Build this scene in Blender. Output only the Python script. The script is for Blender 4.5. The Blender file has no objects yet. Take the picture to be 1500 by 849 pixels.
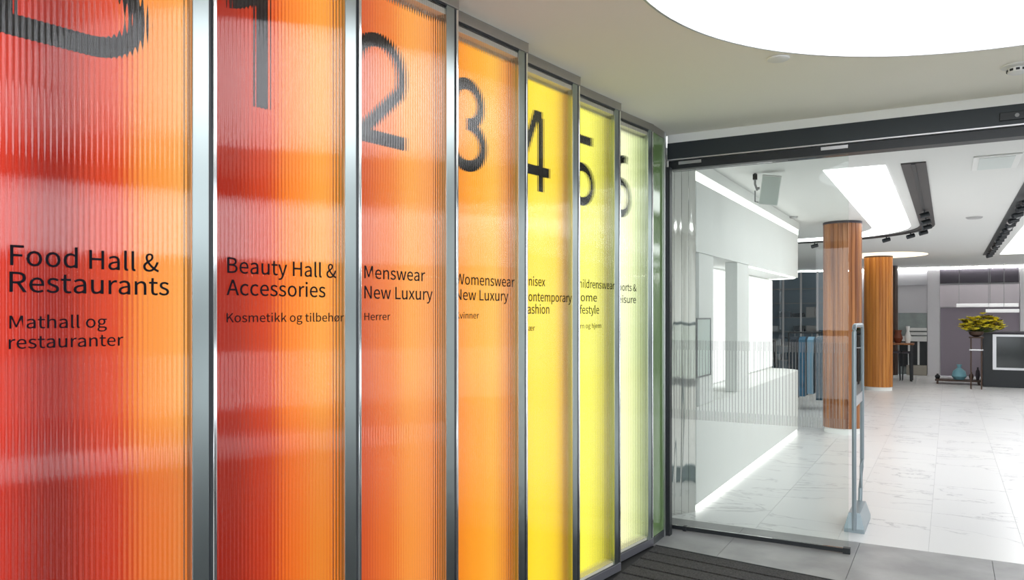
import bpy, bmesh, math, random
from mathutils import Vector, Matrix
random.seed(7)
SC = bpy.context.scene
COL = SC.collection
# ------------------------------------------------------------------ camera
F, CX, HY, CAMZ = 1130.0, 750.0, 462.0, 1.62        # focal length, centre column, horizon row (1500x849), eye height
YAW = math.radians(29.5)
cam = bpy.data.objects.new('camera', bpy.data.cameras.new('camera')); COL.objects.link(cam)
cam.data.sensor_width = 36.0; cam.data.lens = 36.0 * F / 1500.0
cam.data.shift_y = (HY - 424.5) / 1500.0
cam.data.clip_start = 0.05; cam.data.clip_end = 200
cam.location = (0, 0, CAMZ); cam.rotation_euler = (math.pi/2, 0, YAW)
SC.camera = cam
# ------------------------------------------------------------------ world, exposure
SC.view_settings.view_transform = 'Standard'; SC.view_settings.look = 'None'
SC.view_settings.exposure = 0.36; SC.view_settings.gamma = 1.0; SC.view_settings.use_curve_mapping = False
W = bpy.data.worlds.new('world'); SC.world = W; W.use_nodes = True
bg = W.node_tree.nodes['Background']; bg.inputs[0].default_value = (0.90, 0.95, 1.0, 1); bg.inputs[1].default_value = 3.1
DISC_E, SHOP_E, LED_E = 3.3, 3.55, 2.2
# ------------------------------------------------------------------ helpers
cs, sn = math.cos(YAW), math.sin(YAW)
def ray(px): k = (px - CX) / F; return k*cs - sn, k*sn + cs           # world XY travelled per unit of depth
def on_x(px, X):
    a, b = ray(px); z = X/a; return Vector((X, b*z)), z
def on_y(px, Y):
    a, b = ray(px); z = Y/b; return Vector((a*z, Y)), z
def floor_pt(px, py):
    z = F*CAMZ/(py-HY); a, b = ray(px); return Vector((a*z, b*z))
def ceil_pt(px, py, h):
    z = F*(h-CAMZ)/(HY-py); a, b = ray(px); return Vector((a*z, b*z))
def at(px, py, Y):
    p, z = on_y(px, Y); return Vector((p.x, Y, CAMZ + (HY-py)/F*z))
def link(name, me, m=None, parent=None, loc=None):
    o = bpy.data.objects.new(name, me); COL.objects.link(o)
    if m is not None:
        for mm in (m if isinstance(m, (list, tuple)) else [m]): o.data.materials.append(mm)
    if parent is not None: o.parent = parent
    if loc is not None: o.location = loc
    return o
def obj(name, bm, m, parent=None, smooth=False, loc=None):
    bmesh.ops.recalc_face_normals(bm, faces=bm.faces)
    me = bpy.data.meshes.new(name); bm.to_mesh(me); bm.free()
    if smooth:
        me.polygons.foreach_set('use_smooth', [True]*len(me.polygons))
        if smooth == 'auto': me.set_sharp_from_angle(angle=math.radians(35))
    return link(name, me, m, parent, loc)
def BM(): return bmesh.new()
def box(bm, x0, x1, y0, y1, z0, z1, bev=0):
    r = bmesh.ops.create_cube(bm, size=1.0); vs = r['verts']
    bmesh.ops.scale(bm, vec=(abs(x1-x0), abs(y1-y0), abs(z1-z0)), verts=vs)
    bmesh.ops.translate(bm, vec=((x0+x1)/2, (y0+y1)/2, (z0+z1)/2), verts=vs)
    if bev:
        es = list({e for v in vs for e in v.link_edges})
        bmesh.ops.bevel(bm, geom=es, offset=bev, segments=2, affect='EDGES', profile=0.5)
def prism(bm, pts, z0, z1):
    a = [bm.verts.new((p[0], p[1], z0)) for p in pts]; b = [bm.verts.new((p[0], p[1], z1)) for p in pts]
    bm.faces.new(a[::-1]); bm.faces.new(b); n = len(pts)
    for i in range(n): bm.faces.new((a[i], a[(i+1) % n], b[(i+1) % n], b[i]))
def tube(bm, path, r, seg=10, cap=True):
    path = [Vector(p) for p in path]; rings = []
    for i, p in enumerate(path):
        t = (path[min(i+1, len(path)-1)] - path[max(i-1, 0)]).normalized()
        up = Vector((0, 0, 1)) if abs(t.z) < 0.9 else Vector((1, 0, 0))
        u = t.cross(up).normalized(); v = t.cross(u).normalized()
        rr = r[i] if isinstance(r, (list, tuple)) else r
        rings.append([bm.verts.new(p + (u*math.cos(2*math.pi*k/seg) + v*math.sin(2*math.pi*k/seg))*rr) for k in range(seg)])
    for a, b in zip(rings, rings[1:]):
        for k in range(seg): bm.faces.new((a[k], a[(k+1) % seg], b[(k+1) % seg], b[k]))
    if cap: bm.faces.new(rings[0][::-1]); bm.faces.new(rings[-1])
def lathe(bm, prof, cx=0, cy=0, seg=24, z0=0):
    rings = []
    for r, z in prof:
        rings.append([bm.verts.new((cx + r*math.cos(2*math.pi*k/seg), cy + r*math.sin(2*math.pi*k/seg), z0+z)) for k in range(seg)])
    for a, b in zip(rings, rings[1:]):
        for k in range(seg): bm.faces.new((a[k], a[(k+1) % seg], b[(k+1) % seg], b[k]))
    bm.faces.new(rings[0][::-1]); bm.faces.new(rings[-1])
def ribbon_strip(bm, left, right, z0, z1):            # solid band between two plan polylines
    v = [[bm.verts.new((p[0], p[1], z)) for p in line] for line in (left, right) for z in (z0, z1)]
    n = len(left)
    for i in range(n-1):
        for a, b in ((0, 1), (1, 3), (3, 2), (2, 0)): bm.faces.new((v[a][i], v[a][i+1], v[b][i+1], v[b][i]))
    for i in (0, n-1): bm.faces.new((v[0][i], v[1][i], v[3][i], v[2][i]))
def thing(name, label, cat, loc=(0, 0, 0), rz=0, group=None):
    o = bpy.data.objects.new(name, None); COL.objects.link(o); o.empty_display_size = 0.1
    o.location = loc; o.rotation_euler = (0, 0, rz); o['label'] = label; o['category'] = cat
    if group: o['group'] = group
    return o
def tag(o, label, cat, group=None):
    o['label'] = label; o['category'] = cat
    if group: o['group'] = group
    return o
def struct(o): o['kind'] = 'structure'; return o
# ------------------------------------------------------------------ materials
def srgb(r, g, b):
    f = lambda c: (c/255/12.92) if c/255 <= 0.04045 else ((c/255+0.055)/1.055)**2.4
    return (f(r), f(g), f(b), 1)
def mat(name, col, rough=0.5, metal=0.0, emit=None, es=0.0, spec=0.5, trans=0.0, ior=1.45, bump=0, bscale=40, var=0, vscale=6, aniso=0):
    m = bpy.data.materials.new(name); m.use_nodes = True; nt = m.node_tree; p = nt.nodes['Principled BSDF']
    p.inputs['Base Color'].default_value = col; p.inputs['Roughness'].default_value = rough
    p.inputs['Metallic'].default_value = metal; p.inputs['Specular IOR Level'].default_value = spec
    p.inputs['IOR'].default_value = ior; p.inputs['Transmission Weight'].default_value = trans
    if aniso: p.inputs['Anisotropic'].default_value = aniso
    if emit: p.inputs['Emission Color'].default_value = emit; p.inputs['Emission Strength'].default_value = es
    if bump or var:
        tc = nt.nodes.new('ShaderNodeTexCoord')
        n = nt.nodes.new('ShaderNodeTexNoise'); n.inputs['Scale'].default_value = bscale; n.inputs['Detail'].default_value = 4
        nt.links.new(tc.outputs['Object'], n.inputs['Vector'])
        if bump:
            b = nt.nodes.new('ShaderNodeBump'); b.inputs['Strength'].default_value = bump; b.inputs['Distance'].default_value = 0.01
            nt.links.new(n.outputs['Fac'], b.inputs['Height']); nt.links.new(b.outputs['Normal'], p.inputs['Normal'])
        if var:
            n2 = nt.nodes.new('ShaderNodeTexNoise'); n2.inputs['Scale'].default_value = vscale; n2.inputs['Detail'].default_value = 5
            nt.links.new(tc.outputs['Object'], n2.inputs['Vector'])
            r = nt.nodes.new('ShaderNodeValToRGB')
            r.color_ramp.elements[0].position = 0.3; r.color_ramp.elements[1].position = 0.7
            r.color_ramp.elements[0].color = tuple(c*(1-var) for c in col[:3]) + (1,)
            r.color_ramp.elements[1].color = tuple(min(1, c*(1+var)) for c in col[:3]) + (1,)
            nt.links.new(n2.outputs['Fac'], r.inputs['Fac']); nt.links.new(r.outputs['Color'], p.inputs['Base Color'])
    return m
def thin_glass(name, tint, f0=0.08, rough=0.0, edge=1.0):
    m = bpy.data.materials.new(name); m.use_nodes = True; nt = m.node_tree; nt.nodes.clear()
    out = nt.nodes.new('ShaderNodeOutputMaterial'); mix = nt.nodes.new('ShaderNodeMixShader')
    tr = nt.nodes.new('ShaderNodeBsdfTransparent'); gl = nt.nodes.new('ShaderNodeBsdfGlossy')
    tr.inputs[0].default_value = tint; gl.inputs['Roughness'].default_value = rough
    lw = nt.nodes.new('ShaderNodeFresnel'); lw.inputs['IOR'].default_value = f0
    nt.links.new(lw.outputs[0], mix.inputs[0]); nt.links.new(tr.outputs[0], mix.inputs[1]); nt.links.new(gl.outputs[0], mix.inputs[2])
    nt.links.new(mix.outputs[0], out.inputs[0]); return m
def glow(name, col, s):
    m = bpy.data.materials.new(name); m.use_nodes = True; nt = m.node_tree; nt.nodes.clear()
    out = nt.nodes.new('ShaderNodeOutputMaterial'); e = nt.nodes.new('ShaderNodeEmission')
    e.inputs[0].default_value = col; e.inputs[1].default_value = s; nt.links.new(e.outputs[0], out.inputs[0]); return m
def print_mat(name, stops, low, strength):            # backlit print: colours run across, box glow and right-edge shade painted in, a deeper tone at the foot of the print
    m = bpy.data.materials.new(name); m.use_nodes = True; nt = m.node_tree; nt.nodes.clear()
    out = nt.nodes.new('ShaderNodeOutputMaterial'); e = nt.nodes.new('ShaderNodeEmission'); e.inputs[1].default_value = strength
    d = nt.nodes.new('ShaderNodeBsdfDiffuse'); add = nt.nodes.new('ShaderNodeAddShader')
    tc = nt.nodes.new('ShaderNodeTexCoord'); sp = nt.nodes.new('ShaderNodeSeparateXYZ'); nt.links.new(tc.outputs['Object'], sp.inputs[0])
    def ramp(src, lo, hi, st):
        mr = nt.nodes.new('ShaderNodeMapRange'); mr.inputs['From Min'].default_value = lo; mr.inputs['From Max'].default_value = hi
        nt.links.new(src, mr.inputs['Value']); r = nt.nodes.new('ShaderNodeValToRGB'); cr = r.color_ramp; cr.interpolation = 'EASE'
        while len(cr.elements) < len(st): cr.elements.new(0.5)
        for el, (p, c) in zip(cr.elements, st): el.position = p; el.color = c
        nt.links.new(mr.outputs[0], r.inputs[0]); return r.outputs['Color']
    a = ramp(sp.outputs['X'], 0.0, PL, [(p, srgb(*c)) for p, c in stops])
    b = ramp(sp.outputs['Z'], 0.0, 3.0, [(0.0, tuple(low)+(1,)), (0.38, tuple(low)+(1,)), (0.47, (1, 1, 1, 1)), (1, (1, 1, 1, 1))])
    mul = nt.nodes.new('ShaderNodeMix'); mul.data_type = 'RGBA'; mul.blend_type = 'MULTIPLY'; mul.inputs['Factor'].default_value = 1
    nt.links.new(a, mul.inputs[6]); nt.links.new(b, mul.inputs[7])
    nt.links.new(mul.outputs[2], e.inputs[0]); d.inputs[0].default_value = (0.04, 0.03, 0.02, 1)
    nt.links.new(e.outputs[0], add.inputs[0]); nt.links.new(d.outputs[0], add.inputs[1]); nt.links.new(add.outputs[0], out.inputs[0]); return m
def marble_mat():
    m = mat('white_marble', (0.8, 0.8, 0.8, 1), 0.28); nt = m.node_tree; p = nt.nodes['Principled BSDF']
    tc = nt.nodes.new('ShaderNodeTexCoord'); oi = nt.nodes.new('ShaderNodeObjectInfo')
    mp = nt.nodes.new('ShaderNodeMapping'); mp.inputs['Rotation'].default_value = (0, 0, 0.6); mp.inputs['Scale'].default_value = (0.5, 1.1, 1)
    ad = nt.nodes.new('ShaderNodeVectorMath'); ad.operation = 'ADD'; sc_ = nt.nodes.new('ShaderNodeVectorMath'); sc_.operation = 'SCALE'; sc_.inputs[3].default_value = 3
    cb = nt.nodes.new('ShaderNodeCombineXYZ')
    for i in range(3): nt.links.new(oi.outputs['Random'], cb.inputs[i])
    nt.links.new(cb.outputs[0], sc_.inputs[0]); nt.links.new(tc.outputs['Object'], mp.inputs[0])
    nt.links.new(mp.outputs[0], ad.inputs[0]); nt.links.new(sc_.outputs[0], ad.inputs[1])
    n = nt.nodes.new('ShaderNodeTexNoise'); n.inputs['Scale'].default_value = 1.15; n.inputs['Detail'].default_value = 7; n.inputs['Roughness'].default_value = 0.62
    n.inputs['Distortion'].default_value = 0.5
    nt.links.new(ad.outputs[0], n.inputs['Vector'])
    r = nt.nodes.new('ShaderNodeValToRGB'); cr = r.color_ramp
    while len(cr.elements) < 5: cr.elements.new(0.5)
    for el, (q, c) in zip(cr.elements, [(0, (.73, .73, .725, 1)), (.485, (.72, .72, .72, 1)), (.497, (.46, .46, .47, 1)), (.507, (.73, .73, .725, 1)), (1, (.76, .76, .755, 1))]):
        el.position = q; el.color = c
    nt.links.new(n.outputs['Fac'], r.inputs[0]); nt.links.new(r.outputs[0], p.inputs['Base Color']); return m
def wood_mat(name, a, b):
    m = mat(name, a, 0.45); nt = m.node_tree; p = nt.nodes['Principled BSDF']
    tc = nt.nodes.new('ShaderNodeTexCoord'); mp = nt.nodes.new('ShaderNodeMapping'); mp.inputs['Scale'].default_value = (16, 16, 0.5)
    n = nt.nodes.new('ShaderNodeTexNoise'); n.inputs['Scale'].default_value = 1.0; n.inputs['Detail'].default_value = 5
    nt.links.new(tc.outputs['Object'], mp.inputs[0]); nt.links.new(mp.outputs[0], n.inputs['Vector'])
    r = nt.nodes.new('ShaderNodeValToRGB'); r.color_ramp.elements[0].position = 0.35; r.color_ramp.elements[1].position = 0.65
    r.color_ramp.elements[0].color = b; r.color_ramp.elements[1].color = a
    nt.links.new(n.outputs['Fac'], r.inputs[0]); nt.links.new(r.outputs[0], p.inputs['Base Color']); return m

M_white = mat('white_paint', (0.82, 0.83, 0.81, 1), 0.6, bump=0.03, bscale=120)
M_ceil = mat('ceiling_paint', (0.95, 0.93, 0.84, 1), 0.7, bump=0.02, bscale=150)
M_shopceil = mat('shop_ceiling_paint', (0.78, 0.79, 0.77, 1), 0.7)
M_alu = mat('brushed_aluminium', (0.60, 0.62, 0.63, 1), 0.3, 1.0, bump=0.02, bscale=200)
M_alu_face = mat('satin_mullion', (0.36, 0.41, 0.41, 1), 0.28, 1.0)
M_alu_dark = mat('bronze_grey_header', (0.40, 0.38, 0.35, 1), 0.38, 0.9, bump=0.02, bscale=200)
M_gasket = mat('black_gasket', (0.025, 0.03, 0.035, 1), 0.3)
M_chrome = mat('polished_edge', (0.92, 0.93, 0.94, 1), 0.12, 1.0)
M_plinth = mat('grey_blue_plinth', (0.22, 0.22, 0.25, 1), 0.4, 0.6)
M_boxwall = mat('lightbox_liner', (0.34, 0.27, 0.23, 1), 0.6)
M_ledge = mat('lightbox_ledge', (0.72, 0.70, 0.62, 1), 0.5)
M_ink = mat('black_ink', (0.006, 0.007, 0.012, 1), 0.6, spec=0.1)
M_flute = mat('fluted_glass', (1, 1, 1, 1), 0.035, trans=1.0, ior=1.42)
M_green = mat('green_tinted_glass', (0.16, 0.26, 0.10, 1), 0.08, spec=0.6)
M_black = mat('black_metal', (0.014, 0.017, 0.02, 1), 0.4, 0.0)
M_fascia = mat('charcoal_fascia', (0.018, 0.025, 0.03, 1), 0.45)
M_door = thin_glass('clear_door_glass', (0.94, 0.965, 0.95, 1), 1.34)
M_frit = mat('grey_frit', (0.27, 0.275, 0.28, 1), 0.5)
M_marble = marble_mat()
M_stone = mat('grey_stone', (0.27, 0.27, 0.27, 1), 0.38, var=0.22, vscale=3.5, bump=0.03)
M_pale = mat('pale_bounce_stone', (0.62, 0.61, 0.59, 1), 0.35, var=0.1, vscale=3)
M_mat = mat('charcoal_carpet', (0.055, 0.053, 0.054, 1), 0.95, bump=0.9, bscale=160, var=0.5, vscale=90)
M_slab = mat('dark_screed', (0.02, 0.02, 0.021, 1), 0.8)
M_wood = wood_mat('walnut_cladding', srgb(170, 112, 62), srgb(112, 64, 34))
M_wood2 = wood_mat('oak_cladding', srgb(206, 138, 62), srgb(158, 94, 36))
M_disc = glow('stretched_light_ceiling', (0.95, 0.965, 1.0, 1), DISC_E)
M_lum = glow('luminous_ceiling', (0.97, 0.98, 1.0, 1), SHOP_E)
M_led = glow('led_strip', (1.0, 0.985, 0.96, 1), LED_E)
M_warm = glow('warm_cove', (1.0, 0.84, 0.60, 1), 1.6)
M_steel = mat('polished_steel', (0.72, 0.72, 0.70, 1), 0.06, 1.0)
nt = M_steel.node_tree; tcx = nt.nodes.new('ShaderNodeTexCoord'); mpx = nt.nodes.new('ShaderNodeMapping'); mpx.inputs['Scale'].default_value = (9, 1, 0.8)
nx = nt.nodes.new('ShaderNodeTexNoise'); nx.inputs['Scale'].default_value = 1.0; nx.inputs['Detail'].default_value = 1
bx_ = nt.nodes.new('ShaderNodeBump'); bx_.inputs['Distance'].default_value = 0.02; bx_.inputs['Strength'].default_value = 0.6
nt.links.new(tcx.outputs['Object'], mpx.inputs[0]); nt.links.new(mpx.outputs[0], nx.inputs['Vector']); nt.links.new(nx.outputs['Fac'], bx_.inputs['Height'])
nt.links.new(bx_.outputs['Normal'], nt.nodes['Principled BSDF'].inputs['Normal'])
M_grey = mat('mid_grey_wall', srgb(214, 212, 216), 0.7)
M_grey2 = mat('light_grey_pillar', srgb(232, 230, 234), 0.7)
M_mauve = mat('mauve_grey_curtain', srgb(156, 147, 158), 0.9)
M_dark = mat('near_black', srgb(64, 60, 68), 0.6)
M_blue = mat('slate_blue_wall', srgb(118, 140, 156), 0.6)
M_yellow = mat('yellow_petals', srgb(250, 220, 60), 0.6, var=0.3, vscale=8)
M_brown = mat('dark_brown_wood', srgb(70, 50, 38), 0.5)
M_tealcloth = mat('teal_cloth', srgb(40, 96, 126), 0.8, var=0.3, vscale=6)
M_navy = mat('navy_cloth', srgb(20, 34, 48), 0.8)
M_silver = mat('silver_trim', srgb(190, 190, 192), 0.3, 0.8)
M_gate = mat('gate_grey_aluminium', srgb(150, 162, 168), 0.35, 0.5)
M_speaker = mat('speaker_cloth', srgb(205, 212, 206), 0.8)
M_paleblue = mat('pale_blue_glaze', srgb(130, 185, 200), 0.4)
M_pave = mat('street_paving', (0.82, 0.83, 0.83, 1), 0.8)
M_panelwall = mat('entrance_wall_paint', (0.22, 0.22, 0.22, 1), 0.5)
# ------------------------------------------------------------------ setting: floor, ceilings, walls
H = CAMZ + 1.35         # entrance ceiling
HS = CAMZ + 1.30        # shop ceiling
DOORY = 5.70; MARY = 6.02; BACKY = 23.8
eA, eB = floor_pt(979.5, 801), floor_pt(1223.6, 849)     # edge between mat and stone
eS = (eB.y-eA.y)/(eB.x-eA.x)
edge_y = lambda x: eA.y + eS*(x-eA.x)
bm = BM(); box(bm, -6.2, 4.6, -3.7, BACKY+.2, -0.12, -0.016); FLOOR = struct(obj('floor', bm, M_slab))
TW, TL = 0.58, 1.2
bm = BM(); box(bm, -6.0, 4.45, MARY-.001, BACKY-.01, -.0155, -.0036); obj('grout_bed', bm, mat('pale_grout', (.5, .5, .5, 1), .8), FLOOR)
tile_me = {}
for i in range(-9, 8):
    for j in range(15):
        x0, x1 = -0.12 + i*TW, -0.12 + (i+1)*TW
        y0, y1 = MARY + j*TL, min(MARY + (j+1)*TL, BACKY-0.02)
        if y1 - y0 < 0.1: continue
        key = round(y1-y0, 3)
        if key not in tile_me:
            bm = BM(); box(bm, -TW/2+.0012, TW/2-.0012, -(y1-y0)/2+.0012, (y1-y0)/2-.0012, -0.0035, 0.0)
            me = bpy.data.meshes.new('tile'); bm.to_mesh(me); bm.free(); me.materials.append(M_marble); tile_me[key] = me
        link('tile', tile_me[key], None, FLOOR, ((x0+x1)/2, (y0+y1)/2, 0))
xs = [-1.98, -1.36, -0.55, 0.25, 1.05, 1.85, 2.65, 3.0]
for a, b in zip(xs, xs[1:]):
    bm = BM(); g = 0.0015
    prism(bm, [(a+g, edge_y(a)+.004), (b-g, edge_y(b)+.004), (b-g, MARY-.003), (a+g, MARY-.003)], -0.015, 0.0)
    obj('stone_slab', bm, M_stone, FLOOR)
# entrance ceiling with a round opening
dc, dr = Vector((0.22, 3.08)), 1.47
dpts = [ceil_pt(*q, H) for q in ((944, 0), (1020, 42), (1112, 70), (1260, 82), (1380, 79), (1500, 64))]
# least squares circle
import itertools
def fit(ps):
    n = len(ps); best = None
    ax = [[2*p.x, 2*p.y, 1] for p in ps]; bb = [p.x**2+p.y**2 for p in ps]
    A = Matrix([[sum(r[i]*r[j] for r in ax) for j in range(3)] for i in range(3)])
    v = Vector([sum(r[i]*q for r, q in zip(ax, bb)) for i in range(3)])
    s = A.inverted() @ v; return Vector((s[0], s[1])), math.sqrt(s[2]+s[0]**2+s[1]**2)
dc, dr = fit(dpts); print('DISC', dc, dr)
X0, X1, Y0c, Y1c = -2.3, 3.06, -3.66, DOORY-0.06
bm = BM(); N = 128; inn, outt, up = [], [], []
angs = sorted([2*math.pi*k/N for k in range(N)] + [math.atan2(y-dc.y, x-dc.x) % (2*math.pi) for x in (X0, X1) for y in (Y0c, Y1c)])
for t in angs:
    c, s = math.cos(t), math.sin(t)
    d = min(((X1-dc.x)/c if c > 1e-9 else (X0-dc.x)/c if c < -1e-9 else 1e9), ((Y1c-dc.y)/s if s > 1e-9 else (Y0c-dc.y)/s if s < -1e-9 else 1e9))
    inn.append(bm.verts.new((dc.x+dr*c, dc.y+dr*s, H))); outt.append(bm.verts.new((dc.x+d*c, dc.y+d*s, H)))
    up.append(bm.verts.new((dc.x+dr*c, dc.y+dr*s, H+.05)))
for k in range(len(angs)):
    q = (k+1) % len(angs)
    bm.faces.new((inn[k], inn[q], outt[q], outt[k])); bm.faces.new((inn[k], up[k], up[q], inn[q]))
CEIL = struct(obj('ceiling', bm, M_ceil))
bm = BM(); lathe(bm, [(dr+.02, 0), (dr+.02, 0.03)], 0, 0, 96)
LD = thing('ceiling_light', 'huge round luminous white ceiling light over the entrance mat', 'ceiling light', (dc.x, dc.y, H+.012))
obj('diffuser', bm, M_disc, LD)
bm = BM(); r0 = [(dr+.0, -.014), (dr+.012, -.014), (dr+.012, 0), (dr+.0, 0)]
vs = [[bm.verts.new((r*math.cos(2*math.pi*k/96), r*math.sin(2*math.pi*k/96), z)) for k in range(96)] for r, z in r0]
for a in range(4):
    for k in range(96): bm.faces.new((vs[a][k], vs[a][(k+1) % 96], vs[(a+1) % 4][(k+1) % 96], vs[(a+1) % 4][k]))
obj('rim', bm, M_silver, LD)
bm = BM(); lathe(bm, [(1.15, 0), (1.15, 0.03)], 0, 0, 64)  # added disc behind the camera, brightens the entrance ceiling by bounce
L2 = thing('ceiling_light', 'added round glowing fill disc behind the camera, outside the picture', 'ceiling light', (1.0, -2.2, H-.032))
obj('diffuser', bm, glow('rear_fill_glow', (0.97, 0.97, 1.0, 1), 6.0), L2)
# shop ceiling
bm = BM(); box(bm, -6.1, 4.5, DOORY+.10, BACKY+.1, HS, HS+.1); struct(obj('ceiling_shop', bm, M_shopceil))
# shop walls
bm = BM(); box(bm, -6.2, -6.1, DOORY+.1, BACKY+.1, 0, HS); struct(obj('wall_left', bm, M_blue))
bm = BM(); box(bm, 4.5, 4.6, DOORY+.1, BACKY+.1, 0, HS); struct(obj('wall_right', bm, M_white))
bm = BM(); box(bm, -6.1, 4.5, BACKY, BACKY+.1, 0, HS); WB = struct(obj('wall_back', bm, M_grey))
bm = BM(); box(bm, -6.1, -2.02, DOORY+.02, DOORY+.12, 0, HS); box(bm, 3.0, 4.6, DOORY+.02, DOORY+.12, 0, HS); struct(obj('wall_front', bm, M_white))
# entrance walls: behind the lit panels, street facade on the right, street facade behind the camera
bm = BM(); box(bm, -2.3, -2.12, -3.7, DOORY+.02, 0, H); struct(obj('wall_panel_side', bm, M_panelwall))
def facade(name, axis, pos, a0, a1, bands, mull):
    bm = BM(); zs = [0.0] + [z for b in bands for z in b] + [H+.05]
    def bx(u0, u1, z0, z1, t=0.06, off=0):
        if axis == 'x': box(bm, pos+off, pos+off+t, u0, u1, z0, z1)
        else: box(bm, u0, u1, pos+off, pos+off+t, z0, z1)
    for k in range(0, len(zs), 2):
        if zs[k+1] > zs[k]: bx(a0, a1, zs[k], zs[k+1])
    o = struct(obj(name, bm, M_panelwall))
    for (z0, z1) in bands:
        n = len(mull)
        for u in mull:
            bm = BM()
            if axis == 'x': box(bm, pos, pos+.06, u-.02, u+.02, z0+.001, z1-.001)
            else: box(bm, u-.02, u+.02, pos, pos+.06, z0+.001, z1-.001)
            obj('mullion', bm, M_alu, o)
    return o
facade('wall_street_side', 'x', 3.06, 3.2, DOORY+.02, [(0.70, 1.26), (2.18, 2.76)], [3.25, 4.4, 5.6])
facade('wall_street_near', 'x', 3.06, -3.7, 3.2, [(0.30, 0.50), (2.14, 2.72)], [-3.6, -2.2, -0.8, 0.6, 1.9])
facade('wall_street_back', 'y', -3.76, -2.3, 3.06, [(0.1, 1.25), (1.35, 2.85)], [-2.2, -1.1, 0.2, 1.5, 2.8])  # rear openings made tall to let in more daylight
bm = BM(); box(bm, -30, 40, -40, -3.8, -0.2, -0.1); box(bm, 4.7, 40, -3.8, 30, -0.2, -0.1); struct(obj('floor_street', bm, M_pave))
# ------------------------------------------------------------------ entrance mat
sl = math.atan(eS)
MT = thing('entrance_mat', 'charcoal ribbed entrance mat laid in strips beside the coloured lit panels', 'mat', (0, 2, -0.016))
pitch = 0.165/math.cos(sl)
for k in range(26):
    o0 = -k*pitch
    def P(x, o): return (x, edge_y(x)+o-2.0)
    bm = BM(); a, b = -1.80, 3.0
    if P(b, o0)[1]+2 < -3.4: break
    prism(bm, [P(a, o0-pitch+.014), P(b, o0-pitch+.014), P(b, o0-.012), P(a, o0-.012)], 0.001, 0.014)
    obj('carpet_strip', bm, M_mat, MT)
    bm = BM(); prism(bm, [P(a, o0-.012), P(b, o0-.012), P(b, o0+.0), P(a, o0+.0)], 0.001, 0.008) if k else prism(bm, [P(a, -.010), P(b, -.010), P(b, 0), P(a, 0)], 0.001, 0.0165)
    obj('edge_rail' if k == 0 else 'groove_rail', bm, M_black, MT)
o1 = -26*pitch
for i_ in range(8):  # unseen floor, made pale to bounce light up to the ceiling
    for j_ in range(9):
        a, b = -1.80+i_*.6, -1.80+(i_+1)*.6
        f0, f1 = edge_y(a)+o1-j_*.8, edge_y(b)+o1-j_*.8
        lo0, lo1 = max(f0-.8, -3.7), max(f1-.8, -3.7)
        if f0 - lo0 < .05 or f1 - lo1 < .05: continue
        bm = BM(); prism(bm, [(a+.002, lo0+.002), (b-.002, lo1+.002), (b-.002, f1-.002), (a+.002, f0-.002)], -0.015, 0.0)
        obj('bounce_slab', bm, M_pale, FLOOR)
# ------------------------------------------------------------------ lit panels
PX, PITCH, ST = -1.82, 0.6225, 0.084
PL = math.hypot(PITCH, ST); PROT = math.atan2(PITCH, ST)
DEP = 0.066                                     # depth of the light box
Z0, Z1 = 0.075, CAMZ+1.29                        # glass from .. to
def fluted(L, z0, z1, pitch=0.0135, amp=0.0012, thick=0.006, seg=8):
    bm = BM(); n = int(L/pitch)*seg; fr, bk = [], []
    for k in range(n+1):
        x = L*k/n; y = -amp*(1-math.cos(2*math.pi*k/seg))
        fr.append([bm.verts.new((x, y, z)) for z in (z0, z1)]); bk.append([bm.verts.new((x, thick, z)) for z in (z0, z1)])
    for k in range(n):
        bm.faces.new((fr[k][0], fr[k+1][0], fr[k+1][1], fr[k][1])); bm.faces.new((bk[k][0], bk[k][1], bk[k+1][1], bk[k+1][0]))
        for e in (0, 1): bm.faces.new((fr[k][e], fr[k+1][e], bk[k+1][e], bk[k][e]))
    for k in (0, n): bm.faces.new((fr[k][0], fr[k][1], bk[k][1], bk[k][0]))
    return bm
def stroke(bm, pts, w, y0, y1):                  # flat band following a polyline in the x-z plane
    pts = [Vector(p) for p in pts]; pts = [p for k, p in enumerate(pts) if k == 0 or (p-pts[k-1]).length > 1e-4]; n = len(pts); L, R = [], []
    for i in range(n):
        a, b = pts[max(i-1, 0)], pts[min(i+1, n-1)]
        if 0 < i < n-1:
            t1, t2 = (pts[i]-a).normalized(), (b-pts[i]).normalized(); t = (t1+t2).normalized(); c = max(0.4, t.dot(t1))
        else: t = (b-a).normalized(); c = 1
        nn = Vector((-t.y, t.x))*(w/2/c); L.append(pts[i]+nn); R.append(pts[i]-nn)
    v = [[bm.verts.new((p.x, y, p.y)) for p in side] for side in (L, R) for y in (y0, y1)]
    for i in range(n-1):
        for a, b in ((0, 1), (1, 3), (3, 2), (2, 0)): bm.faces.new((v[a][i], v[a][i+1], v[b][i+1], v[b][i]))
    for i in (0, n-1): bm.faces.new((v[0][i], v[1][i], v[3][i], v[2][i]))
def arc(cx, cz, rx, rz, a0, a1, n=20):
    return [(cx+rx*math.cos(math.radians(a0+(a1-a0)*k/n)), cz+rz*math.sin(math.radians(a0+(a1-a0)*k/n))) for k in range(n+1)]
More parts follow.
